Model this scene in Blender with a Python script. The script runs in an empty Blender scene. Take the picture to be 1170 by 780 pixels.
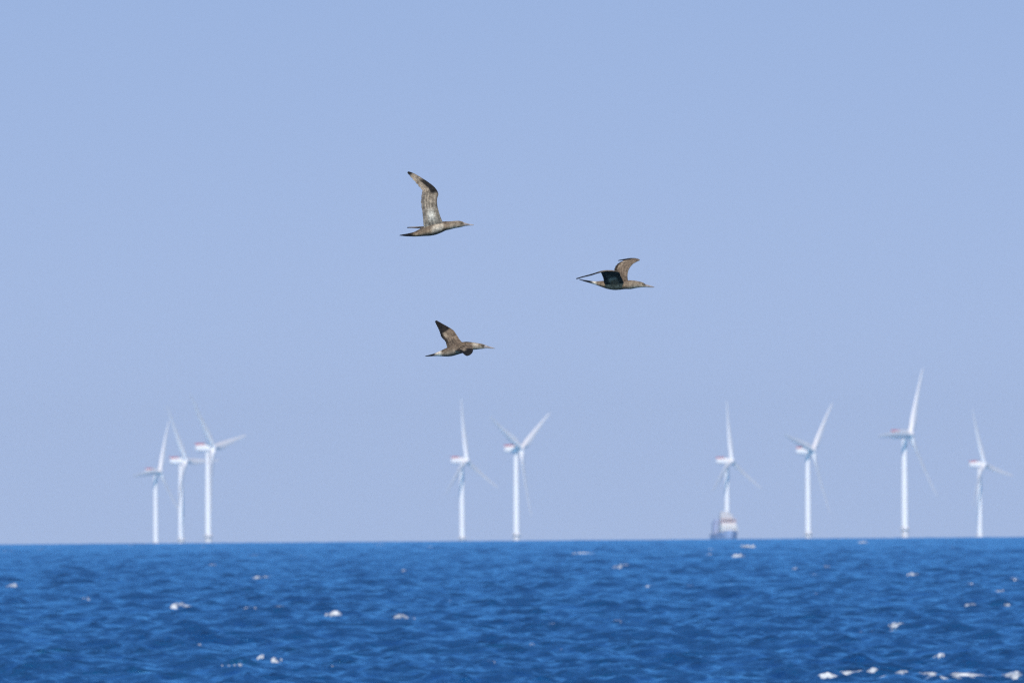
import bpy, bmesh, math, random
import numpy as np
from mathutils import Vector, Matrix, kdtree
from mathutils import noise as mnoise

# ------------------------------------------------------------------ camera, sky, sun, exposure
S = bpy.context.scene
COL = S.collection
PW, PH = 1170.0, 780.0                      # the photograph's frame
LENS, SENSOR = 600.0, 36.0
PX = SENSOR / LENS / PW                     # radians in one photo pixel
CAM_H = 8.0
EARTH = 6371000.0
PITCH = 0.01011                             # the lens points a little above the sea horizon
ROLL = math.radians(0.42)
cam_d = bpy.data.cameras.new("camera")
cam_d.lens = LENS; cam_d.sensor_width = SENSOR
cam_d.clip_start = 1.0; cam_d.clip_end = 200000.0
cam = bpy.data.objects.new("camera", cam_d); COL.objects.link(cam)
CAM_M = (Matrix.Translation((0, 0, CAM_H)) @ Matrix.Rotation(math.pi/2 + PITCH, 4, 'X')
         @ Matrix.Rotation(-ROLL, 4, 'Z'))
cam.matrix_world = CAM_M
cam_d.dof.use_dof = True
cam_d.dof.focus_distance = 246.0
cam_d.dof.aperture_fstop = 9.2
S.camera = cam

SUN_EL, SUN_AZ = math.radians(40), math.radians(-6)     # azimuth: a little to the left of straight behind the camera
sun_dir = Vector((math.sin(SUN_AZ)*math.cos(SUN_EL), -math.cos(SUN_AZ)*math.cos(SUN_EL), math.sin(SUN_EL)))
W = bpy.data.worlds.new("World"); S.world = W; W.use_nodes = True
wn = W.node_tree; wn.nodes.clear()
sky = wn.nodes.new('ShaderNodeTexSky'); sky.sky_type = 'NISHITA'; sky.sun_disc = False
sky.sun_elevation = SUN_EL
sky.sun_rotation = math.atan2(sun_dir.x, sun_dir.y)
sky.altitude = 0; sky.air_density = 1.0; sky.dust_density = 0.0; sky.ozone_density = 5.0
bg = wn.nodes.new('ShaderNodeBackground'); bg.inputs['Strength'].default_value = 0.115
wo = wn.nodes.new('ShaderNodeOutputWorld')
# the low sky: a band of pale blue air along the horizon, giving way to the Nishita sky above
SKY_K = 0.115
tcw = wn.nodes.new('ShaderNodeTexCoord'); sx = wn.nodes.new('ShaderNodeSeparateXYZ')
wn.links.new(tcw.outputs['Generated'], sx.inputs[0])
def wramp(a, b, c, d):
    r = wn.nodes.new('ShaderNodeMapRange'); r.interpolation_type = 'SMOOTHSTEP'
    for i, v in enumerate((a, b, c, d)): r.inputs[i + 1].default_value = v
    wn.links.new(sx.outputs['Z'], r.inputs[0]); return r
band = wn.nodes.new('ShaderNodeMix'); band.data_type = 'RGBA'
LOW, UPPER = (0.410, 0.530, 0.798), (0.312, 0.446, 0.738)
band.inputs[6].default_value = (*[c/SKY_K for c in LOW], 1); band.inputs[7].default_value = (*[c/SKY_K for c in UPPER], 1)
wn.links.new(wramp(-0.004, 0.045, 0.0, 1.0).outputs[0], band.inputs[0])
mixw = wn.nodes.new('ShaderNodeMix'); mixw.data_type = 'RGBA'
wn.links.new(wramp(0.03, 0.16, 0.0, 1.0).outputs[0], mixw.inputs[0])
wn.links.new(band.outputs[2], mixw.inputs[6]); wn.links.new(sky.outputs[0], mixw.inputs[7])
wn.links.new(mixw.outputs[2], bg.inputs['Color']); wn.links.new(bg.outputs[0], wo.inputs['Surface'])

sl = bpy.data.lights.new("sun", 'SUN'); sl.energy = 4.0; sl.angle = math.radians(0.5); sl.color = (1.0, 0.92, 0.82)
so = bpy.data.objects.new("sun", sl); COL.objects.link(so)
so.rotation_euler = (-sun_dir).to_track_quat('-Z', 'Y').to_euler()
so.location = sun_dir * 500

vs = S.view_settings
vs.view_transform = 'Standard'; vs.look = 'None'; vs.gamma = 1.0; vs.use_curve_mapping = False
vs.exposure = 0.0
S.cycles.volume_bounces = 0
S.cycles.max_bounces = 6
S.cycles.sample_clamp_indirect = 4.0
S.cycles.sample_clamp_direct = 2.0
S.cycles.use_denoising = False
S.cycles.filter_width = 1.2
HAZE_DENSITY = 0.9e-5
HAZE_COLOR = (0.62, 0.74, 0.95, 1)

# ------------------------------------------------------------------ helpers
def tag(o, label=None, cat=None, group=None, kind=None):
    if label: o['label'] = label
    if cat: o['category'] = cat
    if group: o['group'] = group
    if kind: o['kind'] = kind
    return o

def link(name, me, mat=None, parent=None, smooth=True):
    o = bpy.data.objects.new(name, me); COL.objects.link(o)
    if mat is not None: me.materials.append(mat)
    if parent is not None: o.parent = parent
    if smooth: me.polygons.foreach_set('use_smooth', [True]*len(me.polygons))
    return o

def empty(name, loc, rz=0.0):
    o = bpy.data.objects.new(name, None); COL.objects.link(o)
    o.location = loc; o.rotation_euler = (0, 0, rz); o.empty_display_size = 1.0
    return o

def ray(px, py):
    """World direction through a point of the photograph, scaled to one metre along Y."""
    v = Vector(((px - PW/2)*PX, (PH/2 - py)*PX, -1.0))
    d = CAM_M.to_3x3() @ v
    return d / d.y

def at(px, py, dist):
    return Vector((0, 0, CAM_H)) + ray(px, py)*dist

def principled(name, base, rough=0.5, spec=0.5):
    m = bpy.data.materials.new(name); m.use_nodes = True
    b = m.node_tree.nodes['Principled BSDF']
    b.inputs['Base Color'].default_value = (*base, 1)
    b.inputs['Roughness'].default_value = rough
    b.inputs['Specular IOR Level'].default_value = spec
    return m, m.node_tree, b

def weathered(name, base, rough, var=0.12, scale=0.15, stretch=(1, 1, 0.15)):
    """Paint with faint streaks of weather so that a surface is not one flat colour."""
    m, nt, b = principled(name, base, rough)
    tc = nt.nodes.new('ShaderNodeTexCoord'); mp = nt.nodes.new('ShaderNodeMapping')
    mp.inputs['Scale'].default_value = stretch
    n = nt.nodes.new('ShaderNodeTexNoise'); n.inputs['Scale'].default_value = scale*6; n.inputs['Detail'].default_value = 6
    r = nt.nodes.new('ShaderNodeMapRange'); r.inputs[1].default_value = 0.3; r.inputs[2].default_value = 0.7
    mx = nt.nodes.new('ShaderNodeMix'); mx.data_type = 'RGBA'
    mx.inputs[6].default_value = (*[c*(1 - var) for c in base], 1); mx.inputs[7].default_value = (*base, 1)
    nt.links.new(tc.outputs['Object'], mp.inputs[0]); nt.links.new(mp.outputs[0], n.inputs['Vector'])
    nt.links.new(n.outputs[0], r.inputs[0]); nt.links.new(r.outputs[0], mx.inputs[0])
    nt.links.new(mx.outputs[2], b.inputs['Base Color'])
    return m

def loft(rings, cap=True):
    """One closed mesh from rings with the same number of points."""
    n = len(rings[0]); vs_ = [p for r in rings for p in r]; fs = []
    for i in range(len(rings) - 1):
        for k in range(n):
            a, b = i*n + k, i*n + (k + 1) % n
            fs.append((a, b, b + n, a + n))
    if cap:
        fs.append(tuple(reversed(range(n)))); fs.append(tuple(range((len(rings) - 1)*n, len(rings)*n)))
    return vs_, fs

class MB:
    """Collects pieces of one part into one mesh."""
    def __init__(self): self.v, self.f = [], []
    def add(self, v, f):
        o = len(self.v); self.v += [tuple(p) for p in v]; self.f += [tuple(i + o for i in q) for q in f]
    def box(self, c, s, bev=0.0):
        bm = bmesh.new(); bmesh.ops.create_cube(bm, size=1)
        for p in bm.verts: p.co = Vector((c[0] + p.co.x*s[0], c[1] + p.co.y*s[1], c[2] + p.co.z*s[2]))
        if bev: bmesh.ops.bevel(bm, geom=bm.edges[:], offset=bev, segments=3, affect='EDGES', profile=0.5)
        bm.verts.index_update()
        self.add([p.co[:] for p in bm.verts], [[p.index for p in q.verts] for q in bm.faces]); bm.free()
    def tube(self, a, b, ra, rb=None, n=8):
        rb = ra if rb is None else rb
        a, b = Vector(a), Vector(b); z = (b - a).normalized()
        x = z.orthogonal().normalized(); y = z.cross(x)
        self.add(*loft([[p + (x*math.cos(t) + y*math.sin(t))*r for t in [2*math.pi*k/n for k in range(n)]] for p, r in ((a, ra), (b, rb))]))
    def lathe(self, prof, n=32, axis='Z', c=(0, 0, 0)):
        rings = []
        for r, h in prof:
            ring = []
            for k in range(n):
                t = 2*math.pi*k/n
                p = (r*math.cos(t), r*math.sin(t), h) if axis == 'Z' else (h, r*math.cos(t), r*math.sin(t))
                ring.append((p[0] + c[0], p[1] + c[1], p[2] + c[2]))
            rings.append(ring)
        self.add(*loft(rings))
    def build(self, name, mat, parent=None, smooth=False):
        me = bpy.data.meshes.new(name); me.from_pydata(self.v, [], self.f)
        bm = bmesh.new(); bm.from_mesh(me); bmesh.ops.recalc_face_normals(bm, faces=bm.faces[:]); bm.to_mesh(me); bm.free()
        return link(name, me, mat, parent, smooth)

# ------------------------------------------------------------------ the sea
rng = np.random.default_rng(11)
NW = 90
wl = np.exp(np.linspace(math.log(1.3), math.log(30), NW)) * rng.uniform(0.96, 1.04, NW)
main = math.radians(248) + rng.normal(0, 0.60, NW)      # compass of travel (x = cos, y = sin)
kx, ky = 2*np.pi/wl*np.cos(main), 2*np.pi/wl*np.sin(main)
amp = wl**0.80*np.exp(-(wl/17.0)**2)
amp = amp*rng.uniform(0.6, 1.4, NW)
amp *= 0.245/np.sqrt(0.5*np.sum(amp**2))
phase = rng.uniform(0, 2*np.pi, NW)
CHOP = 0.9
NEAR = 690.0

PHI_D = 0.044; NCD = 440
dphi = 2*PHI_D/NCD
def row_step(r):
    return np.where(r < NEAR, np.maximum(1.5, (NEAR - r)*0.12 + 0.5), np.where(r < 11500, np.maximum(0.36, np.minimum(0.00042*r, 3.0)), 0.00042*r + (r - 11500)*0.25))
def phi_step(phi):
    a = np.abs(phi)
    return dphi + np.maximum(a - PHI_D, 0)*0.20

def sea_pos(x, y):
    """Position of the water's surface for points of the calm sea; waves too fine for the mesh there are left out."""
    r = np.hypot(x, y); phi = np.arctan2(x, y)
    s = np.maximum(row_step(r), r*phi_step(phi))
    X, Y, Z = x.copy(), y.copy(), np.zeros_like(x)
    for i in range(NW):
        w = np.clip((wl[i]/s - 2.2)/2.0, 0, 1)*amp[i]
        a = kx[i]*x + ky[i]*y + phase[i]
        sn, cs = np.sin(a), np.cos(a)
        k = 2*np.pi/wl[i]
        Z += w*cs
        X -= CHOP*w*sn*kx[i]/k; Y -= CHOP*w*sn*ky[i]/k
    Z -= r*r/(2*EARTH)
    return X, Y, Z

# whitecaps: photo x, y, width in photo pixels, strength
CAPS = [(667,632,26,.8),(857,625,19,1.5),(843,635,16,1.4),(297,659,24,.7),(12,669,15,1.2),(95,683,14,.9),(205,691,24,.9),
        (378,702,22,1.5),(463,704,34,.7),(298,750,11,1),(313,755,18,1.2),(610,735,13,.8),(268,758,30,.5),(1042,655,11,.8),
        (985,619,13,.8),(742,668,12,.6),(710,645,20,.45),(812,627,8,.7),(643,742,8,.5),(708,708,12,.5),(625,712,12,.4),
        (1020,717,24,.5),(1070,748,22,.7),(1148,689,10,.7),(1160,660,10,.6),(948,772,26,1.2),(985,769,60,.75),(1040,770,60,.8),
        (1092,769,80,.75),(1125,771,70,.75),(1065,774,90,.6),(1152,771,40,.6),(1090,772,120,.6),(1010,771,60,.6),(48,627,10,.5),(10,629,12,.5),(148,622,10,.4),(345,634,10,.4),(290,634,18,.45),(122,653,8,.4),
        (435,622,12,.4),(907,648,8,.5),(945,646,8,.5),(1000,676,12,.35),(1120,722,12,.35),(200,737,10,.3),(620,700,14,.35),
        (785,668,14,.4),(880,740,14,.4),(1108,690,14,.4),(460,651,10,.35),(930,655,10,.3)]
cap_rng = np.random.default_rng(5)
for k in range(34):      # many more faint ones all over the water
    yy = 624 + 150*cap_rng.random()**1.3; CAPS.append((float(cap_rng.uniform(5, 1165)), float(yy), float(cap_rng.uniform(7, 12) + (yy - 624)*0.08), float(cap_rng.uniform(0.22, 0.42))))
cap_pos = []
RS = np.exp(np.linspace(math.log(700), math.log(11200), 26000))
for (px, py, w, st) in CAPS:
    d = ray(px, py); az = math.atan2(d.x, 1.0); el = d.z/math.hypot(d.x, 1.0)
    X, Y, Z = sea_pos(RS*math.sin(az), RS*math.cos(az))
    e = (Z + 0.10 - CAM_H)/np.hypot(X, Y)
    top = np.maximum.accumulate((Z - CAM_H)/np.hypot(X, Y))
    ok = e >= top
    j = np.argmin(np.where(ok, np.abs(e - el), 9))
    cap_pos.append((RS[j]*math.sin(az), RS[j]*math.cos(az), RS[j], w*PX*RS[j], st))

def cap_bump(x, y, Z):
    for (cx, cy, r, w, st) in cap_pos:
        sw, sd = 0.45*w + 0.25, 1.2 + 0.1*w
        m = (np.abs(x - cx) < 4*sw) & (np.abs(y - cy) < 5*sd)
        if m.any():
            Z[m] += 0.16*min(st, 1.2)*np.exp(-((x[m] - cx)/sw)**2 - ((y[m] - cy)/sd)**2)
    return Z

# rows and columns of the one sheet
rows = [2.0]
while rows[-1] < 26000: rows.append(rows[-1] + float(row_step(np.array(rows[-1]))))
rows = np.array(rows)
pos = list(np.linspace(0, PHI_D, NCD//2 + 1))
while pos[-1] < math.pi - 0.15: pos.append(pos[-1] + float(phi_step(np.array(pos[-1]))))
pos = np.array(pos[:-1] if math.pi - pos[-1] < 0.1 else pos)
phis = np.concatenate([-pos[::-1], pos[1:], [math.pi]])
R_, P_ = np.meshgrid(rows, phis, indexing='ij')
x0, y0 = (R_*np.sin(P_)).ravel(), (R_*np.cos(P_)).ravel()
nr, nc = len(rows), len(phis)
print("sea grid", nr, nc)
X, Y, Z = np.empty_like(x0), np.empty_like(x0), np.empty_like(x0)
CH = 200000
for i in range(0, len(x0), CH):
    a, b, c = sea_pos(x0[i:i+CH], y0[i:i+CH]); X[i:i+CH], Y[i:i+CH], Z[i:i+CH] = a, b, c
Z = cap_bump(x0, y0, Z)
co = np.concatenate([np.stack([X, Y, Z], 1), [[0, 0, 0]]]).astype(np.float32)
idx = np.arange(nr*nc).reshape(nr, nc)
a_ = idx[:-1, :]; b_ = np.roll(idx, -1, axis=1)[:-1, :]; c_ = np.roll(idx, -1, axis=1)[1:, :]; d_ = idx[1:, :]
quads = np.stack([a_, d_, c_, b_], -1).reshape(-1, 4)
tris = np.stack([np.full(nc, nr*nc), idx[0], np.roll(idx[0], -1)], -1)
tris = tris[:, [0, 1, 2]]
me = bpy.data.meshes.new("sea")
me.vertices.add(len(co)); me.vertices.foreach_set('co', co.ravel())
nl = len(quads)*4 + len(tris)*3
me.loops.add(nl); me.loops.foreach_set('vertex_index', np.concatenate([quads.ravel(), tris.ravel()]).astype(np.int32))
me.polygons.add(len(quads) + len(tris))
me.polygons.foreach_set('loop_start', np.concatenate([np.arange(len(quads))*4, len(quads)*4 + np.arange(len(tris))*3]).astype(np.int32))
me.polygons.foreach_set('use_smooth', np.ones(len(me.polygons), dtype=bool))
me.update(); me.validate()

def water_material():
    m = bpy.data.materials.new("sea_water"); m.use_nodes = True
    nt = m.node_tree; nt.nodes.clear(); N = nt.nodes.new; L = nt.links.new
    g = N('ShaderNodeNewGeometry'); mp = N('ShaderNodeMapping')
    mp.inputs['Rotation'].default_value = (0, 0, math.radians(25)); mp.inputs['Scale'].default_value = (1.0, 0.55, 1.0)
    n1 = N('ShaderNodeTexNoise'); n1.inputs['Scale'].default_value = 1.3; n1.inputs['Detail'].default_value = 5; n1.inputs['Roughness'].default_value = 0.55
    bp = N('ShaderNodeBump'); bp.inputs['Distance'].default_value = 0.6; bp.inputs['Strength'].default_value = 0.9
    L(g.outputs['Position'], mp.inputs[0]); L(mp.outputs[0], n1.inputs['Vector']); L(n1.outputs[0], bp.inputs['Height'])
    # the colour of the water itself, in slow greener and bluer patches
    n2 = N('ShaderNodeTexNoise'); n2.inputs['Scale'].default_value = 0.02; n2.inputs['Detail'].default_value = 3
    mx = N('ShaderNodeMix'); mx.data_type = 'RGBA'
    mx.inputs[6].default_value = (0.002, 0.060, 0.100, 1); mx.inputs[7].default_value = (0.0025, 0.048, 0.205, 1)
    L(g.outputs['Position'], n2.inputs['Vector']); L(n2.outputs[0], mx.inputs[0])
    di = N('ShaderNodeBsdfDiffuse'); gl = N('ShaderNodeBsdfGlossy'); fr = N('ShaderNodeFresnel'); ms = N('ShaderNodeMixShader'); out = N('ShaderNodeOutputMaterial')
    gl.inputs['Color'].default_value = (0.30, 0.66, 1.0, 1); gl.inputs['Roughness'].default_value = 0.2; fr.inputs['IOR'].default_value = 1.333
    for q in (di, gl, fr): L(bp.outputs[0], q.inputs['Normal'])
    L(mx.outputs[2], di.inputs['Color']); fs = N('ShaderNodeMath'); fs.operation = 'MULTIPLY'; fs.inputs[1].default_value = 0.88; L(fr.outputs[0], fs.inputs[0]); L(fs.outputs[0], ms.inputs[0]); L(di.outputs[0], ms.inputs[1]); L(gl.outputs[0], ms.inputs[2])
    L(ms.outputs[0], out.inputs['Surface'])
    return m
sea = link("sea", me, water_material(), None, False)
tag(sea, "deep blue choppy open sea reaching to the horizon", None, None, 'structure')

# foam: lumpy sheets riding on the breaking crests
fm, fnt, fb = principled("foam", (0.73, 0.76, 0.78), 0.9, 0.2)
fg = fnt.nodes.new('ShaderNodeNewGeometry'); fno = fnt.nodes.new('ShaderNodeTexNoise'); fno.inputs['Scale'].default_value = 3.2; fno.inputs['Detail'].default_value = 6; fno.inputs['Roughness'].default_value = 0.65
fat = fnt.nodes.new('ShaderNodeAttribute'); fat.attribute_name = "cover"
fad = fnt.nodes.new('ShaderNodeMath'); fad.operation = 'ADD'
frm = fnt.nodes.new('ShaderNodeMapRange'); frm.inputs[1].default_value = 0.50; frm.inputs[2].default_value = 1.05
fnt.links.new(fg.outputs['Position'], fno.inputs['Vector']); fnt.links.new(fno.outputs[0], fad.inputs[0]); fnt.links.new(fat.outputs['Fac'], fad.inputs[1])
fnt.links.new(fad.outputs[0], frm.inputs[0]); fnt.links.new(frm.outputs[0], fb.inputs['Alpha'])
fcov = []
fv, ff = [], []
for q, (cx, cy, r, w, st) in enumerate(cap_pos):
    nu, nv = 96, 40
    half_w, half_d = 0.60*w, 1.1 + 0.25*w
    u, v = np.meshgrid(np.linspace(-1, 1, nu), np.linspace(-1, 1, nv), indexing='ij')
    u, v = u.ravel(), v.ravel()
    tilt = rng.uniform(-0.6, 0.6); lean = rng.uniform(-0.7, 0.7)
    x = cx + half_w*u; y = cy + half_d*(v + tilt*u)
    A, B, C = sea_pos(x, y); C = cap_bump(x, y, C)
    lump = np.array([mnoise.fractal(Vector((xx*2.2, yy*0.9, q*7.3)), 0.7, 2.1, 5) for xx, yy in zip(x, y)])
    F = np.zeros_like(u)
    for k in range(int(rng.integers(4, 8)) + int(w > 3)*6):        # a crest breaks in several clumps of uneven size
        uk = np.clip(rng.normal(0, 0.42), -0.85, 0.85); vk = rng.uniform(-0.45, 0.45); sk = rng.uniform(0.12, 0.36)*min(1, 2.2/w + 0.35)
        F = np.maximum(F, rng.uniform(0.45, 1.0)*np.exp(-((u - uk)/sk)**2 - ((v - vk)/rng.uniform(0.25, 0.55))**2))
    F = np.maximum(F, 0.42*np.exp(-(u/0.75)**4 - ((v + 0.3*u)/0.5)**2))   # thin froth between them
    F *= np.clip((1 - np.maximum(np.abs(u), np.abs(v)))*5, 0, 1)
    C += F*np.where(r < 1000 and w > 2.2, 0.11, np.clip(0.11*w, 0.07, 0.65))*min(st, 1.5)*(0.85 + 0.3*lump)*(1 + lean*u) - 0.035
    base = len(fv); fcov += np.clip(-0.02 + 0.64*F*min(st, 1.4)**0.8 + 0.22*lump, 0, 0.8).tolist()
    fv += list(zip(A.tolist(), B.tolist(), C.tolist()))
    Fm = F.reshape(nu, nv)
    for i in range(nu - 1):
        for j in range(nv - 1):
            if Fm[i, j] > 0.03: ff.append((base + i*nv + j, base + (i+1)*nv + j, base + (i+1)*nv + j + 1, base + i*nv + j + 1))
fme = bpy.data.meshes.new("sea_foam"); fme.from_pydata(fv, [], ff)
fca = fme.attributes.new("cover", "FLOAT", "POINT"); fca.data.foreach_set("value", np.array(fcov, np.float32))
foam = link("sea_foam", fme, fm)
tag(foam, "white foam of small breaking crests scattered over the blue sea", "foam", None, 'stuff')

# ------------------------------------------------------------------ wind turbines
WHITE = weathered("turbine_white", (0.80, 0.77, 0.78), 0.5, 0.08)
RED = weathered("signal_red", (0.58, 0.11, 0.13), 0.5)
YELLOW = weathered("foundation_grey", (0.74, 0.70, 0.71), 0.6, 0.25)
GREY = weathered("grey_steel", (0.32, 0.34, 0.36), 0.5)
HUB_H, BLADE, OVERHANG = 110.0, 77.0, 7.5

def blade_mesh():
    rings = []
    st = [(1.2,3.4,3.4,0),(4,3.4,3.3,14),(9,4.3,2.4,13),(15,5.2,1.7,11),(22,5.0,1.25,8.5),(32,4.2,0.9,6),(44,3.3,0.62,3.5),(56,2.5,0.42,1.5),(66,1.9,0.3,0),(73,1.35,0.2,-1),(76,0.9,0.14,-1.5),(77,0.3,0.06,-1.5)]
    n = 20
    for z, ch, th, tw in st:
        ch, th = ch*1.6, th*2.0
        ring = []
        for k in range(n):
            t = 2*math.pi*k/n
            c = math.cos(t)
            y = (c*0.5 + (0.18 if z > 8 else 0.0))*ch        # along the chord, leading edge at -y
            x = math.sin(t)*th*0.5*(1.0 if z < 5 else (1 - 0.45*c))
            a = math.radians(tw + 8)
            xx = x*math.cos(a) + y*math.sin(a); yy = -x*math.sin(a) + y*math.cos(a)
            bend = 3.5*(z/77)**2                            # the blade leans into the wind
            ring.append((xx + bend, yy, z))
        rings.append(ring)
    m = MB(); m.add(*loft(rings)); return m

def make_turbine():
    root = empty("wind_turbine", (0, 0, 0))
    f = MB(); f.lathe([(3.9, -8), (3.9, 11.0), (4.05, 11.0), (4.05, 12.2), (3.8, 12.2), (3.8, 13.6)])
    fo = f.build("foundation", YELLOW, root, False)
    p = MB(); p.lathe([(3.85, 13.6), (6.0, 13.6), (6.0, 14.0), (3.8, 14.0)], 24)
    for k in range(16):
        t = 2*math.pi*k/16; c, s = 5.85*math.cos(t), 5.85*math.sin(t); t2 = 2*math.pi*(k + 1)/16
        p.tube((c, s, 14.0), (c, s, 15.2), 0.06)
        for h in (14.6, 15.2): p.tube((c, s, h), (5.85*math.cos(t2), 5.85*math.sin(t2), h), 0.05)
    p.build("access_platform", YELLOW, fo)
    l = MB()
    for s in (-0.6, 0.6): l.tube((s, -4.5, -3), (s, -4.5, 13.6), 0.16)
    for k in range(20): l.tube((-0.6, -4.5, -2 + k*0.75), (0.6, -4.5, -2 + k*0.75), 0.05)
    l.build("boat_ladder", YELLOW, fo)
    t = MB(); t.lathe([(3.75, 14.0), (3.7, 30), (3.5, 50), (3.2, 70), (2.85, 90), (2.6, 103.0), (2.8, 103.05), (2.8, 105.6)], 40)
    tw = t.build("tower", WHITE, root, True)
    tw.data.set_sharp_from_angle(angle=math.radians(35))
    d = MB(); d.box((0, -3.72, 15.5), (1.1, 0.25, 2.3), 0.05); d.build("door", GREY, tw)
    # nacelle: a long rounded housing behind the rotor; root is at the tower, the rotor is at +x
    n = MB(); secs = [(4.1, 2.6, 2.6), (3.4, 3.3, 3.4), (2.0, 3.6, 3.8), (-3, 3.7, 4.0), (-11, 3.6, 3.9), (-13.2, 3.3, 3.4), (-14.0, 2.6, 2.7)]
    rings = []
    for x, hw, hh in secs:
        ring = []
        for k in range(32):
            a = 2*math.pi*k/32; c, s = math.cos(a), math.sin(a); e = 0.55
            ring.append((x, hw*math.copysign(abs(c)**e, c), 0.2 + hh*math.copysign(abs(s)**e, s)))
        rings.append(ring)
    n.add(*loft(rings)); 
    na = n.build("nacelle", WHITE, root, True); na.location = (0, 0, HUB_H); na.data.set_sharp_from_angle(angle=math.radians(40))
    h = MB(); h.box((-9.0, 0, 4.25), (9.6, 6.2, 0.35), 0.08)
    for sx in (-13.7, -4.3):
        h.box((sx, 0, 4.95), (0.18, 6.2, 1.1), 0.03)
    for sy in (-3.05, 3.05):
        h.box((-9.0, sy, 4.95), (9.2, 0.18, 1.1), 0.03)
    h.build("hoist_platform", RED, na)
    c = MB()
    for sy in (-1.6, 1.6): c.tube((-2.2, sy, 3.5), (-2.2, sy, 6.4), 0.1)
    c.box((-2.2, 0, 5.6), (0.12, 3.2, 0.12)); c.build("sensor_mast", GREY, na)
    hub = empty("rotor", (OVERHANG*0 + 0, 0, HUB_H)); hub.parent = root; hub.rotation_euler = (0, math.radians(-6), 0)
    s = MB(); s.lathe([(2.3, 4.2), (3.0, 4.8), (3.3, 6.5), (3.2, 8.2), (2.6, 9.6), (1.6, 10.6), (0.3, 11.0)], 32, 'X')
    sp = s.build("spinner", WHITE, hub, True)
    bl = blade_mesh()
    first = bl.build("blade", WHITE, hub, True); first.data.set_sharp_from_angle(angle=math.radians(60))
    first.location = (OVERHANG - 0.7, 0, 0)
    for k in (1, 2):
        o = first.copy(); COL.objects.link(o); o.parent = hub
    return root

def set_rotor(root, th):
    hub = [c for c in root.children if c.name.startswith("rotor")][0]
    k = 0
    for b in hub.children:
        if b.name.startswith("blade"):
            b.location = (OVERHANG - 0.7, 0, 0); b.rotation_euler = (-math.radians(th + 120*k), 0, 0); k += 1

def copy_tree(o, parent=None):
    c = o.copy(); COL.objects.link(c)
    if parent is not None: c.parent = parent
    for ch in list(o.children): copy_tree(ch, c)
    return c

YAW = math.radians(-29)
# hub x, hub y in the photo, rotor turn, extra yaw, label
TURBS = [
 (183.0, 538.5, 25, 0, "shortest white wind turbine at the far left end, one blade pointing straight left"),
 (212.5, 526.0, -30, 1, "white wind turbine standing between two others in the tight cluster of three"),
 (244.3, 511.0, -40, 3, "tallest white wind turbine of the tight cluster of three, one blade rising to the right"),
 (533.5, 525.5, -3, 0, "wind turbine with one blade straight up, left neighbour of the V-bladed turbine"),
 (596.0, 512.5, 58, -2, "white wind turbine with two blades raised in a wide V and one hanging down"),
 (836.3, 526.0, -2, 0, "white wind turbine rising directly behind the service vessel"),
 (929.3, 514.5, 44, 0, "wind turbine standing between the one behind the ship and the tallest one"),
 (1040.6, 496.0, 28, 0, "tallest wind turbine of all, with blade tips far above the others on the right"),
 (1124.8, 530.0, -18, 0, "small white wind turbine at the far right end, beside the tallest one"),
]
proto = make_turbine()
def place_turbine(o, spec):
    hx, hy, th, dy, lab = spec
    yaw = YAW + math.radians(dy)
    r = ray(hx, hy)
    tx = CAM_H
    # distance at which the ray through the hub meets the hub's height over the curved sea
    lo, hi = 8000.0, 40000.0
    for _ in range(60):
        m = 0.5*(lo + hi)
        hz = HUB_H + OVERHANG*0.1 - (m*m)*(1 + r.x**2)/(2*EARTH)
        if CAM_H + r.z*m < hz: lo = m
        else: hi = m
    p = at(hx, hy, lo)
    off = Vector((OVERHANG*math.cos(yaw), OVERHANG*math.sin(yaw), 0))
    b = p - off
    o.location = (b.x, b.y, -(b.x**2 + b.y**2)/(2*EARTH)); o.rotation_euler = (0, 0, yaw)
    set_rotor(o, th)
    tag(o, lab, "wind turbine", "white wind turbines along the horizon")
    print("turbine", round(lo))
for i, spec in enumerate(TURBS):
    o = proto if i == 0 else copy_tree(proto)
    place_turbine(o, spec)

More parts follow.
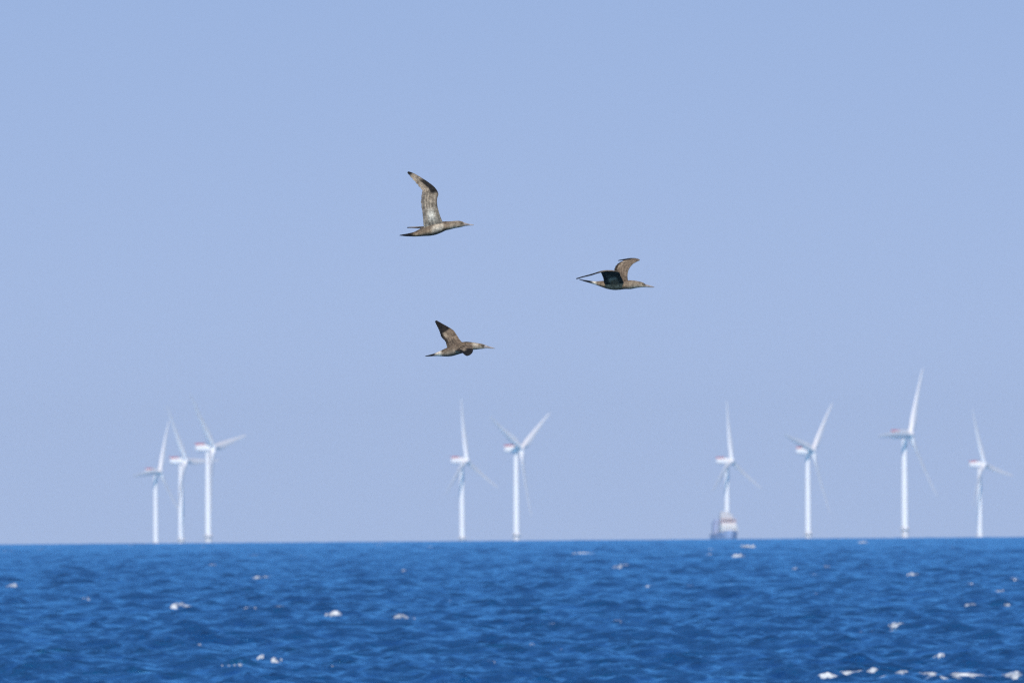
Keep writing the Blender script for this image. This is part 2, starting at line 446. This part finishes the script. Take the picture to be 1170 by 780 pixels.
# ------------------------------------------------------------------ the service vessel below the sixth turbine
NAVY = weathered("hull_blue", (0.33, 0.42, 0.62), 0.5, 0.25, 0.3)  # ship colours below are paled too, painting in the fade of distant haze
SLATE = weathered("slate_grey", (0.34, 0.39, 0.57), 0.55, 0.2, 0.3)
SHIPWHITE = weathered("ship_white", (0.66, 0.65, 0.65), 0.5, 0.1, 0.3)
SHIPGREY = weathered('ship_grey', (0.52, 0.50, 0.52), 0.5, 0.15, 0.3)
DECKRED = weathered("deck_red", (0.58, 0.46, 0.48), 0.6, 0.2, 0.3)
DARKGLASS, _, _ = principled("dark_glass", (0.02, 0.03, 0.04), 0.1, 0.5)
def make_vessel(px, py, dist):
    p = at(px, py, dist)
    v = empty("service_vessel", (p.x, p.y, -(p.x**2 + p.y**2)/(2*EARTH)), math.radians(-80))
    # local +x is the bow; it points at the camera and a little to the right
    rings = []
    for x, hb, zt in ((-30, 8.2, 7.5), (-28, 9.0, 7.5), (-5, 9.2, 7.5), (8, 9.2, 8.2), (20, 7.6, 9.4), (27, 4.6, 10.4), (32, 0.8, 11.0)):
        fl = 0.80 if x > 15 else 0.96
        rings.append([(x, -hb, zt), (x, -hb*fl, 2.0), (x - (3 if x > 18 else 0), -hb*fl*0.8, -3), (x - (3 if x > 18 else 0), hb*fl*0.8, -3), (x, hb*fl, 2.0), (x, hb, zt)])
    h = MB(); h.add(*loft(rings)); hull = h.build("hull", NAVY, v)
    b = MB(); b.box((14, 0, 12.0), (14, 15, 6.4), 0.3); b.box((13, 0, 16.0), (10, 13.5, 1.9), 0.2)
    sup = b.build("deckhouse", SHIPWHITE, v)
    def window(c, size):
        w = MB(); w.box(c, size, 0.02); return w.build("window", DARKGLASS, sup)
    for z in (10.6, 13.4):
        for k in range(6): window((21.03, -6 + k*2.4, z), (0.12, 1.3, 0.9))
        for k in range(5):
            for s in (-1, 1): window((9 + k*2.5, s*7.53, z), (1.3, 0.12, 0.9))
    br = MB(); br.box((13.5, 0, 19.1), (9, 14, 4.2), 0.3); bri = br.build("bridge", DECKRED, v)
    g = MB(); g.box((18.05, 0, 19.6), (0.14, 12.5, 1.2), 0.03); g.build("bridge_window", DARKGLASS, bri)
    ub = MB(); ub.box((11.5, -1.2, 23.4), (6, 11.5, 4.4), 0.4); ub.box((11, -2.5, 26.6), (4.5, 8.0, 2.2), 0.3); ub.build('upper_works', SHIPGREY, v)
    m = MB(); m.tube((11, 0, 20.2), (11, 0, 28.5), 0.7, 0.25); m.box((11, 0, 24), (0.4, 5.6, 0.4)); m.box((11, 0, 26.4), (0.4, 3.4, 0.4)); m.lathe([(0.2, 22), (1.1, 22.2), (1.3, 23), (0.9, 23.9), (0.1, 24.1)], 16, 'Z', (13.2, 2.2, 0))
    m.build("mast", SHIPWHITE, v)
    for sy in (4.6, -4.6):
        f = MB(); f.box((2, sy, 13), (4, 2.6, 11), 0.3); f.build("funnel", DECKRED, v)
    t = MB(); t.box((-13, -5.2, 13.0), (7.5, 7.4, 11.0), 0.2); t.box((-13, -5.2, 19.6), (5, 5.2, 2.2), 0.2)
    t.build("gangway_tower", SLATE, v)
    c = MB(); c.tube((-20, 5, 7.5), (-20, 5, 16), 1.1, 0.9, 12); c.tube((-20, 5, 15.5), (-4, 1.0, 23.5), 0.7, 0.3)
    c.tube((-20, 5, 16), (-18, 4.5, 20.5), 0.3); c.tube((-18, 4.5, 20.5), (-4, 1.0, 23.5), 0.12)
    c.build("crane", DECKRED, v)
    d = MB()
    for s in (-1, 1):
        for k in range(16): d.tube((-29 + k*2.2, s*8.6, 7.5), (-29 + k*2.2, s*8.6, 8.7), 0.06)
        for z in (8.1, 8.7): d.tube((-29, s*8.6, z), (4, s*8.6, z), 0.05)
    d.build("railing", SHIPWHITE, v)
    tag(v, "blue hulled service vessel with white deckhouse lying in front of a wind turbine", "ship")
    return v
make_vessel(828.5, 612, 15500)

# ------------------------------------------------------------------ the three gannets
def feather_material():
    m, nt, b = principled("plumage", (0.2, 0.16, 0.12), 0.8, 0.1)
    at_ = nt.nodes.new('ShaderNodeVertexColor'); at_.layer_name = "plumage"
    tc = nt.nodes.new('ShaderNodeTexCoord')
    vo = nt.nodes.new('ShaderNodeTexVoronoi'); vo.inputs['Scale'].default_value = 55
    no = nt.nodes.new('ShaderNodeTexNoise'); no.inputs['Scale'].default_value = 22; no.inputs['Detail'].default_value = 5
    r1 = nt.nodes.new('ShaderNodeMapRange'); r1.inputs[1].default_value = 0.1; r1.inputs[2].default_value = 0.55; r1.inputs[3].default_value = 1.25; r1.inputs[4].default_value = 0.8
    r2 = nt.nodes.new('ShaderNodeMapRange'); r2.inputs[1].default_value = 0.3; r2.inputs[2].default_value = 0.7; r2.inputs[3].default_value = 0.52; r2.inputs[4].default_value = 1.4
    mu = nt.nodes.new('ShaderNodeMath'); mu.operation = 'MULTIPLY'
    vm = nt.nodes.new('ShaderNodeVectorMath'); vm.operation = 'SCALE'
    L = nt.links.new
    L(tc.outputs['Object'], vo.inputs['Vector']); L(tc.outputs['Object'], no.inputs['Vector'])
    L(vo.outputs['Distance'], r1.inputs[0]); L(no.outputs[0], r2.inputs[0]); L(r1.outputs[0], mu.inputs[0]); L(r2.outputs[0], mu.inputs[1])
    L(at_.outputs['Color'], vm.inputs[0]); L(mu.outputs[0], vm.inputs['Scale']); L(vm.outputs[0], b.inputs['Base Color'])
    return m
PLUMAGE = feather_material()
EYE, _, _ = principled("eye", (0.01, 0.01, 0.012), 0.15, 0.6)

def catmull(pts, n):
    pts = [np.array(p, float) for p in pts]
    P = [2*pts[0] - pts[1]] + pts + [2*pts[-1] - pts[-2]]
    out = []
    for q in range(n):
        t = q/(n - 1)*(len(pts) - 1); i = min(int(t), len(pts) - 2); f = t - i
        a, b, c, d = P[i], P[i+1], P[i+2], P[i+3]
        out.append(0.5*(2*b + (c - a)*f + (2*a - 5*b + 4*c - d)*f*f + (3*b - a - 3*c + d)*f**3))
    return out
def sm(a, b, x):
    t = min(1, max(0, (x - a)/(b - a))); return t*t*(3 - 2*t)
def mixc(a, b, t): return tuple(x + (y - x)*t for x, y in zip(a, b))

BROWN, DARK, PALE, WHITE_F = (0.150, 0.110, 0.078), (0.012, 0.011, 0.011), (0.40, 0.315, 0.225), (0.76, 0.68, 0.56)

def body_colour(style, u, top, bill, tail):
    """u: 0 tail tip .. 1 bill tip; top: -1 belly .. 1 back"""
    c = mixc(mixc(PALE, BROWN, 0.7) if style == 'nape' else (0.25, 0.17, 0.105), BROWN, sm(-0.25, 0.5, top))
    c = mixc(c, DARK, 0.7*(1 - sm(-0.95, -0.3, top)))  # shade along the underside, mixed into the plumage colour
    c = mixc(c, PALE, 0.55*sm(0.62, 0.72, u))                                   # greyer neck and head
    if style == 'nape': c = mixc(c, WHITE_F, 0.34*sm(0.66, 0.70, u)*(1 - sm(0.71, 0.77, u))*sm(-0.3, 0.6, top))
    if style == 'belly': c = mixc(c, (0.78, 0.66, 0.50), 0.6*sm(0.40, 0.48, u)*(1 - sm(0.55, 0.62, u))*(1 - sm(0.3, 0.8, abs(top - 0.1))))
    if style in ('nape', 'rump'): c = mixc(c, WHITE_F, 0.8*sm(0.11, 0.15, u)*(1 - sm(0.20, 0.25, u)))   # pale rump band
    c = mixc(DARK, c, sm(tail - 0.03, tail + 0.05, u))                           # dark tail
    if u > bill - 0.045 and u < bill + 0.005: c = mixc(c, DARK, 0.75*(1 - abs(top - 0.25)*1.3 if abs(top - 0.25) < 0.75 else 0))  # lores and eye
    c = mixc(c, (0.34, 0.29, 0.27), sm(bill - 0.01, bill + 0.01, u))              # bill
    if u > bill and abs(top) < 0.12: c = mixc(c, DARK, 0.4)
    return c

def wing_colour(s, f, upper, style):
    """s: 0 shoulder .. 1 wing tip; f: 0 leading .. 1 trailing edge"""
    streak = 0.5 + 0.5*math.sin(f*34 + s*3)
    if upper:
        c = mixc(BROWN, PALE, 0.25*streak)
        c = mixc(c, DARK, 0.35*(1 - sm(0.12, 0.3, s))*sm(0.2, 0.5, f))
        a0 = {'dip': 0.36, 'tip': 0.47}.get(style, 0.56)
        c = mixc(c, DARK, 0.95*sm(a0, a0 + 0.10, s + 0.12*(f - 0.5)))                  # black primaries
        c = mixc(c, DARK, 0.85*sm(0.72, 0.86, f)*sm(0.14, 0.22, s))                  # dark secondaries along the trailing edge
        c = mixc(c, PALE, 0.7*sm(0.30, 0.42, s)*(1 - sm(0.5, 0.58, s))*sm(0.45, 0.7, f)*(1 - sm(0.78, 0.84, f)))
    else:
        c = mixc((0.20, 0.16, 0.12), PALE, 0.75*streak*(0.45 + 0.55*sm(0.25, 0.45, f)))
        c = mixc(c, (0.80, 0.70, 0.56), 0.8*sm(0.06, 0.17, s)*(1 - sm(0.20, 0.31, s))*sm(0.2, 0.42, f)*(1 - sm(0.55, 0.8, f)))    # white armpit
        c = mixc(c, DARK, 0.96*sm(0.46, 0.51, s)*(1 - sm(0.72, 0.80, s))*(1 - sm(0.40, 0.56, f)))   # dark carpal patch
        c = mixc(c, DARK, 0.7*(1 - sm(0.02, 0.12, f))*sm(0.2, 0.3, s))
        c = mixc(c, (0.13, 0.11, 0.095), 0.7*sm(0.7, 0.9, f)*sm(0.1, 0.2, s)*(1 - sm(0.5, 0.56, s)))
        c = mixc(c, DARK, 0.95*sm(0.90, 0.95, s))
        if style == 'shade': pt = (1 - sm(0.14, 0.26, s))*sm(0.15, 0.32, f)*(1 - sm(0.6, 0.8, f)); c = mixc(mixc(c, (0.17, 0.11, 0.07), pt), DARK, 0.9*(1 - pt))  # shade and dark flight feathers painted over the underwing, sparing an inner patch
    return c

def make_bird(label, crop, dist, body, bill_x, eye, wings, style, tail=0.17):
    """body: (x, top, bottom) outline stations measured in a crop of the photo; wings: stations (leading x, z, trailing x, z, depth in metres)."""
    ox, oy, sc = crop
    k = PX*dist/sc
    mid = body[len(body)//2]
    cx0, cz0 = mid[0], 0.5*(mid[1] + mid[2])
    L = lambda x, z, y=0.0: Vector(((x - cx0)*k, y, (cz0 - z)*k))
    vs_, fs_, cs_ = [], [], []
    def put(rings, cols):
        v, f = loft(rings); o = len(vs_)
        vs_.extend(v); cs_.extend(cols); fs_.extend(tuple(i + o for i in q) for q in f)
    st = catmull(body, 110); n = 28
    x_min, x_max = body[0][0], body[-1][0]
    ub = (bill_x - x_min)/(x_max - x_min)
    rings, cols = [], []
    for (x, t, b) in st:
        u = (x - x_min)/(x_max - x_min); c = L(x, 0.5*(t + b)); rz = max(0.5*abs(b - t)*k, 0.0046)
        ry = rz*0.92
        if u < 0.22: ry = rz*0.92 + (0.030 - 0.0)*math.sin(math.pi*min(1, max(0, u/0.22))**0.8)*0.8
        if u > ub - 0.12: ry = rz*0.80
        if u > ub: ry = rz*0.7
        ring = []
        for q in range(n):
            a = 2*math.pi*q/n
            ring.append(c + Vector((0, math.cos(a)*ry, math.sin(a)*rz))); cols.append(body_colour(style, u, math.sin(a), ub, tail))
        rings.append(ring)
    put(rings, cols)
    for w, upper_sign, wst in wings:
        ss = catmull(w, 90)
        LE = [L(p[0], p[1], p[4]) for p in ss]; TE = [L(p[2], p[3], p[4] + (p[5] if len(p) > 5 else 0)) for p in ss]
        mids = [(a*0.6 + b*0.4) for a, b in zip(LE, TE)]
        ln = [0.0]
        for a, b in zip(mids, mids[1:]): ln.append(ln[-1] + (b - a).length)
        rings, cols = [], []; m = 36
        nprev = None
        for i in range(len(ss)):
            sp = (mids[min(i+1, len(ss)-1)] - mids[max(i-1, 0)])
            sl_ = ln[i]/ln[-1]
            if 0.3 < sl_ < 0.985: TE[i] = LE[i] + (TE[i] - LE[i])*(1 + (0.035 + 0.05*sm(0.5, 0.9, sl_))*(abs(math.sin(sl_*44)) - 0.6))   # feather tips
            ch = TE[i] - LE[i]; nv = ch.cross(sp)
            if nv.length < 1e-9: nv = nprev or Vector((0, 1, 0))
            nv.normalize()
            if nprev and nv.dot(nprev) < 0: nv = -nv
            nprev = nv.copy()
            s = ln[i]/ln[-1]; th = max(0.0072, min(0.022*(1 - s)**0.7, ch.length*0.11)); camber = ch.length*0.05
            ring = []
            for q in range(m):
                a = 2*math.pi*q/m; f = 0.5 - 0.5*math.cos(a)
                side = 1 if math.sin(a) >= 0 else -1
                h = abs(math.sin(a))*th*(1.15 - 0.5*f)
                up = (side > 0) == (upper_sign > 0)
                ring.append(LE[i] + ch*f + nv*(side*h + upper_sign*camber*4*f*(1 - f)))
                cols.append(wing_colour(s, f, up, wst))
            rings.append(ring)
        put(rings, cols)
    src = bpy.data.meshes.new("bird_source"); src.from_pydata([v[:] for v in vs_], [], fs_)
    bm = bmesh.new(); bm.from_mesh(src); bmesh.ops.recalc_face_normals(bm, faces=bm.faces[:]); bm.to_mesh(src); bm.free()
    tmp = bpy.data.objects.new("bird_source", src); COL.objects.link(tmp)
    rm = tmp.modifiers.new("remesh", 'REMESH'); rm.mode = 'VOXEL'; rm.voxel_size = 0.0038; rm.use_smooth_shade = True
    dg = bpy.context.evaluated_depsgraph_get()
    me = bpy.data.meshes.new_from_object(tmp.evaluated_get(dg)); me.name = "gannet"
    bpy.data.objects.remove(tmp)
    kd = kdtree.KDTree(len(vs_))
    for i, v in enumerate(vs_): kd.insert(v, i)
    kd.balance()
    col = me.color_attributes.new("plumage", 'FLOAT_COLOR', 'POINT')
    buf = np.ones((len(me.vertices), 4), np.float32)
    for i, v in enumerate(me.vertices):
        buf[i, :3] = cs_[kd.find(v.co)[1]]
    col.data.foreach_set('color', buf.ravel())
    me.materials.clear()
    o = link("gannet", me, PLUMAGE)
    o.location = at(ox + cx0/sc, oy + cz0/sc, dist)
    ex = L(*eye)
    for sgn in (-1, 1):
        e = MB(); e.lathe([(0.0005, -0.004), (0.004, -0.002), (0.0046, 0), (0.004, 0.002), (0.0005, 0.004)], 10, 'Z', (ex.x, sgn*0.019, ex.z))
        e.build("eye", EYE, o, True)
    tag(o, label, "bird", "gannets flying over the sea")
    return o

B1 = [(128,687,694),(170,680,698),(215,672,701),(260,660,703),(310,634,701),(350,610,699),(400,592,697),(450,580,688),(500,572,670),(540,569,651),(580,569,642),(620,566,632),(655,565,626),(685,570,620),(705,581,614),(740,591,610),(792,599,607)]
near1 = [(525,600,345,640,-.03),(492,520,340,575,-.075),(470,440,332,480,-.09),(466,375,322,405,-.085),(477,318,327,330,-.07),(442,262,332,292,-.04),(382,213,303,255,-.00),(322,174,262,206,.05),(262,138,222,160,.10),(212,119,199,130,.14)]
far1 = [(500,610,340,632,.02),(470,606,330,624,.2),(445,604,300,618,.38),(360,606,250,617,.55),(270,608,215,615,.68),(200,611,190,614,.78)]
make_bird("topmost gannet with its near wing raised straight up, pale underwing and dark tip showing", (440,180,7.8), 220, B1, 704, (688,588),
          [(near1, 1, ''), (far1, 1, '')], 'belly')

B2 = [(162,374,382),(220,385,401),(280,394,419),(340,402,438),(400,398,460),(450,396,479),(500,396,492),(560,396,500),(620,396,497),(680,394,491),(740,393,491),(790,398,481),(840,408,474),(880,421,471),(905,438,471),(950,450,475),(1002,468,477)]
near2 = [(665,425,455,440,-.02,0),(650,395,440,425,-.10,0),(628,350,430,370,-.20,0),(602,304,410,322,-.30,0),(520,294,398,308,-.40,.02),(440,297,380,309,-.47,.06),(330,325,305,338,-.51,.10),(215,354,200,363,-.52,.08),(130,376,130,383,-.52,.03)]
far2 = [(715,425,590,425,.02),(704,350,572,340,.10),(718,275,556,276,.18),(760,215,578,222,.25),(815,180,620,188,.31),(846,163,660,172,.36),(805,147,650,166,.42),(720,150,625,166,.50),(600,162,604,168,.60)]
make_bird("gannet flying ahead of the others, its dark near wing swept back level with the tail", (645,280,9.75), 214, B2, 903, (890,437),
          [(near2, 1, 'shade'), (far2, -1, '')], 'rump')

B3 = [(126,597,606),(200,580,604),(260,562,601),(320,536,603),(380,507,607),(440,481,608),(500,456,600),(560,434,583),(620,418,566),(680,412,546),(740,418,527),(790,425,520),(840,434,514),(885,442,510),(915,452,507),(950,466,505),(1000,482,508),(1062,503,510)]
far3 = [(640,440,430,510,.02),(592,385,412,465,.11),(547,315,395,405,.21),(505,255,342,345,.32),(430,205,318,272,.42),(360,164,287,203,.51),(305,132,264,155,.58),(282,120,255,134,.62)]
near3 = [(745,455,520,530,-.02),(762,480,555,540,-.22),(768,520,612,560,-.42),(762,560,640,582,-.60),(730,594,660,600,-.74),(690,606,682,608,-.82)]
make_bird("lowest gannet with a white nape, dark tipped far wing raised and near wing beating down", (475,355,11.7), 226, B3, 913, (905,462),
          [(far3, -1, 'tip'), (near3, 1, 'dip')], 'nape', 0.14)

# ------------------------------------------------------------------ the air
hz = MB(); hz.box((0, 0, 0.5*(-56 + 176)), (54000, 54000, 232))
hm = bpy.data.materials.new("haze"); hm.use_nodes = True
hn = hm.node_tree; hn.nodes.clear()
ho = hn.nodes.new('ShaderNodeOutputMaterial'); pv = hn.nodes.new('ShaderNodeVolumePrincipled')
pv.inputs['Color'].default_value = HAZE_COLOR; pv.inputs['Density'].default_value = HAZE_DENSITY; pv.inputs['Anisotropy'].default_value = 0.0
hn.links.new(pv.outputs[0], ho.inputs['Volume'])
haze = hz.build("haze", hm)
tag(haze, "pale blue haze in the air over the sea", None, None, 'stuff')
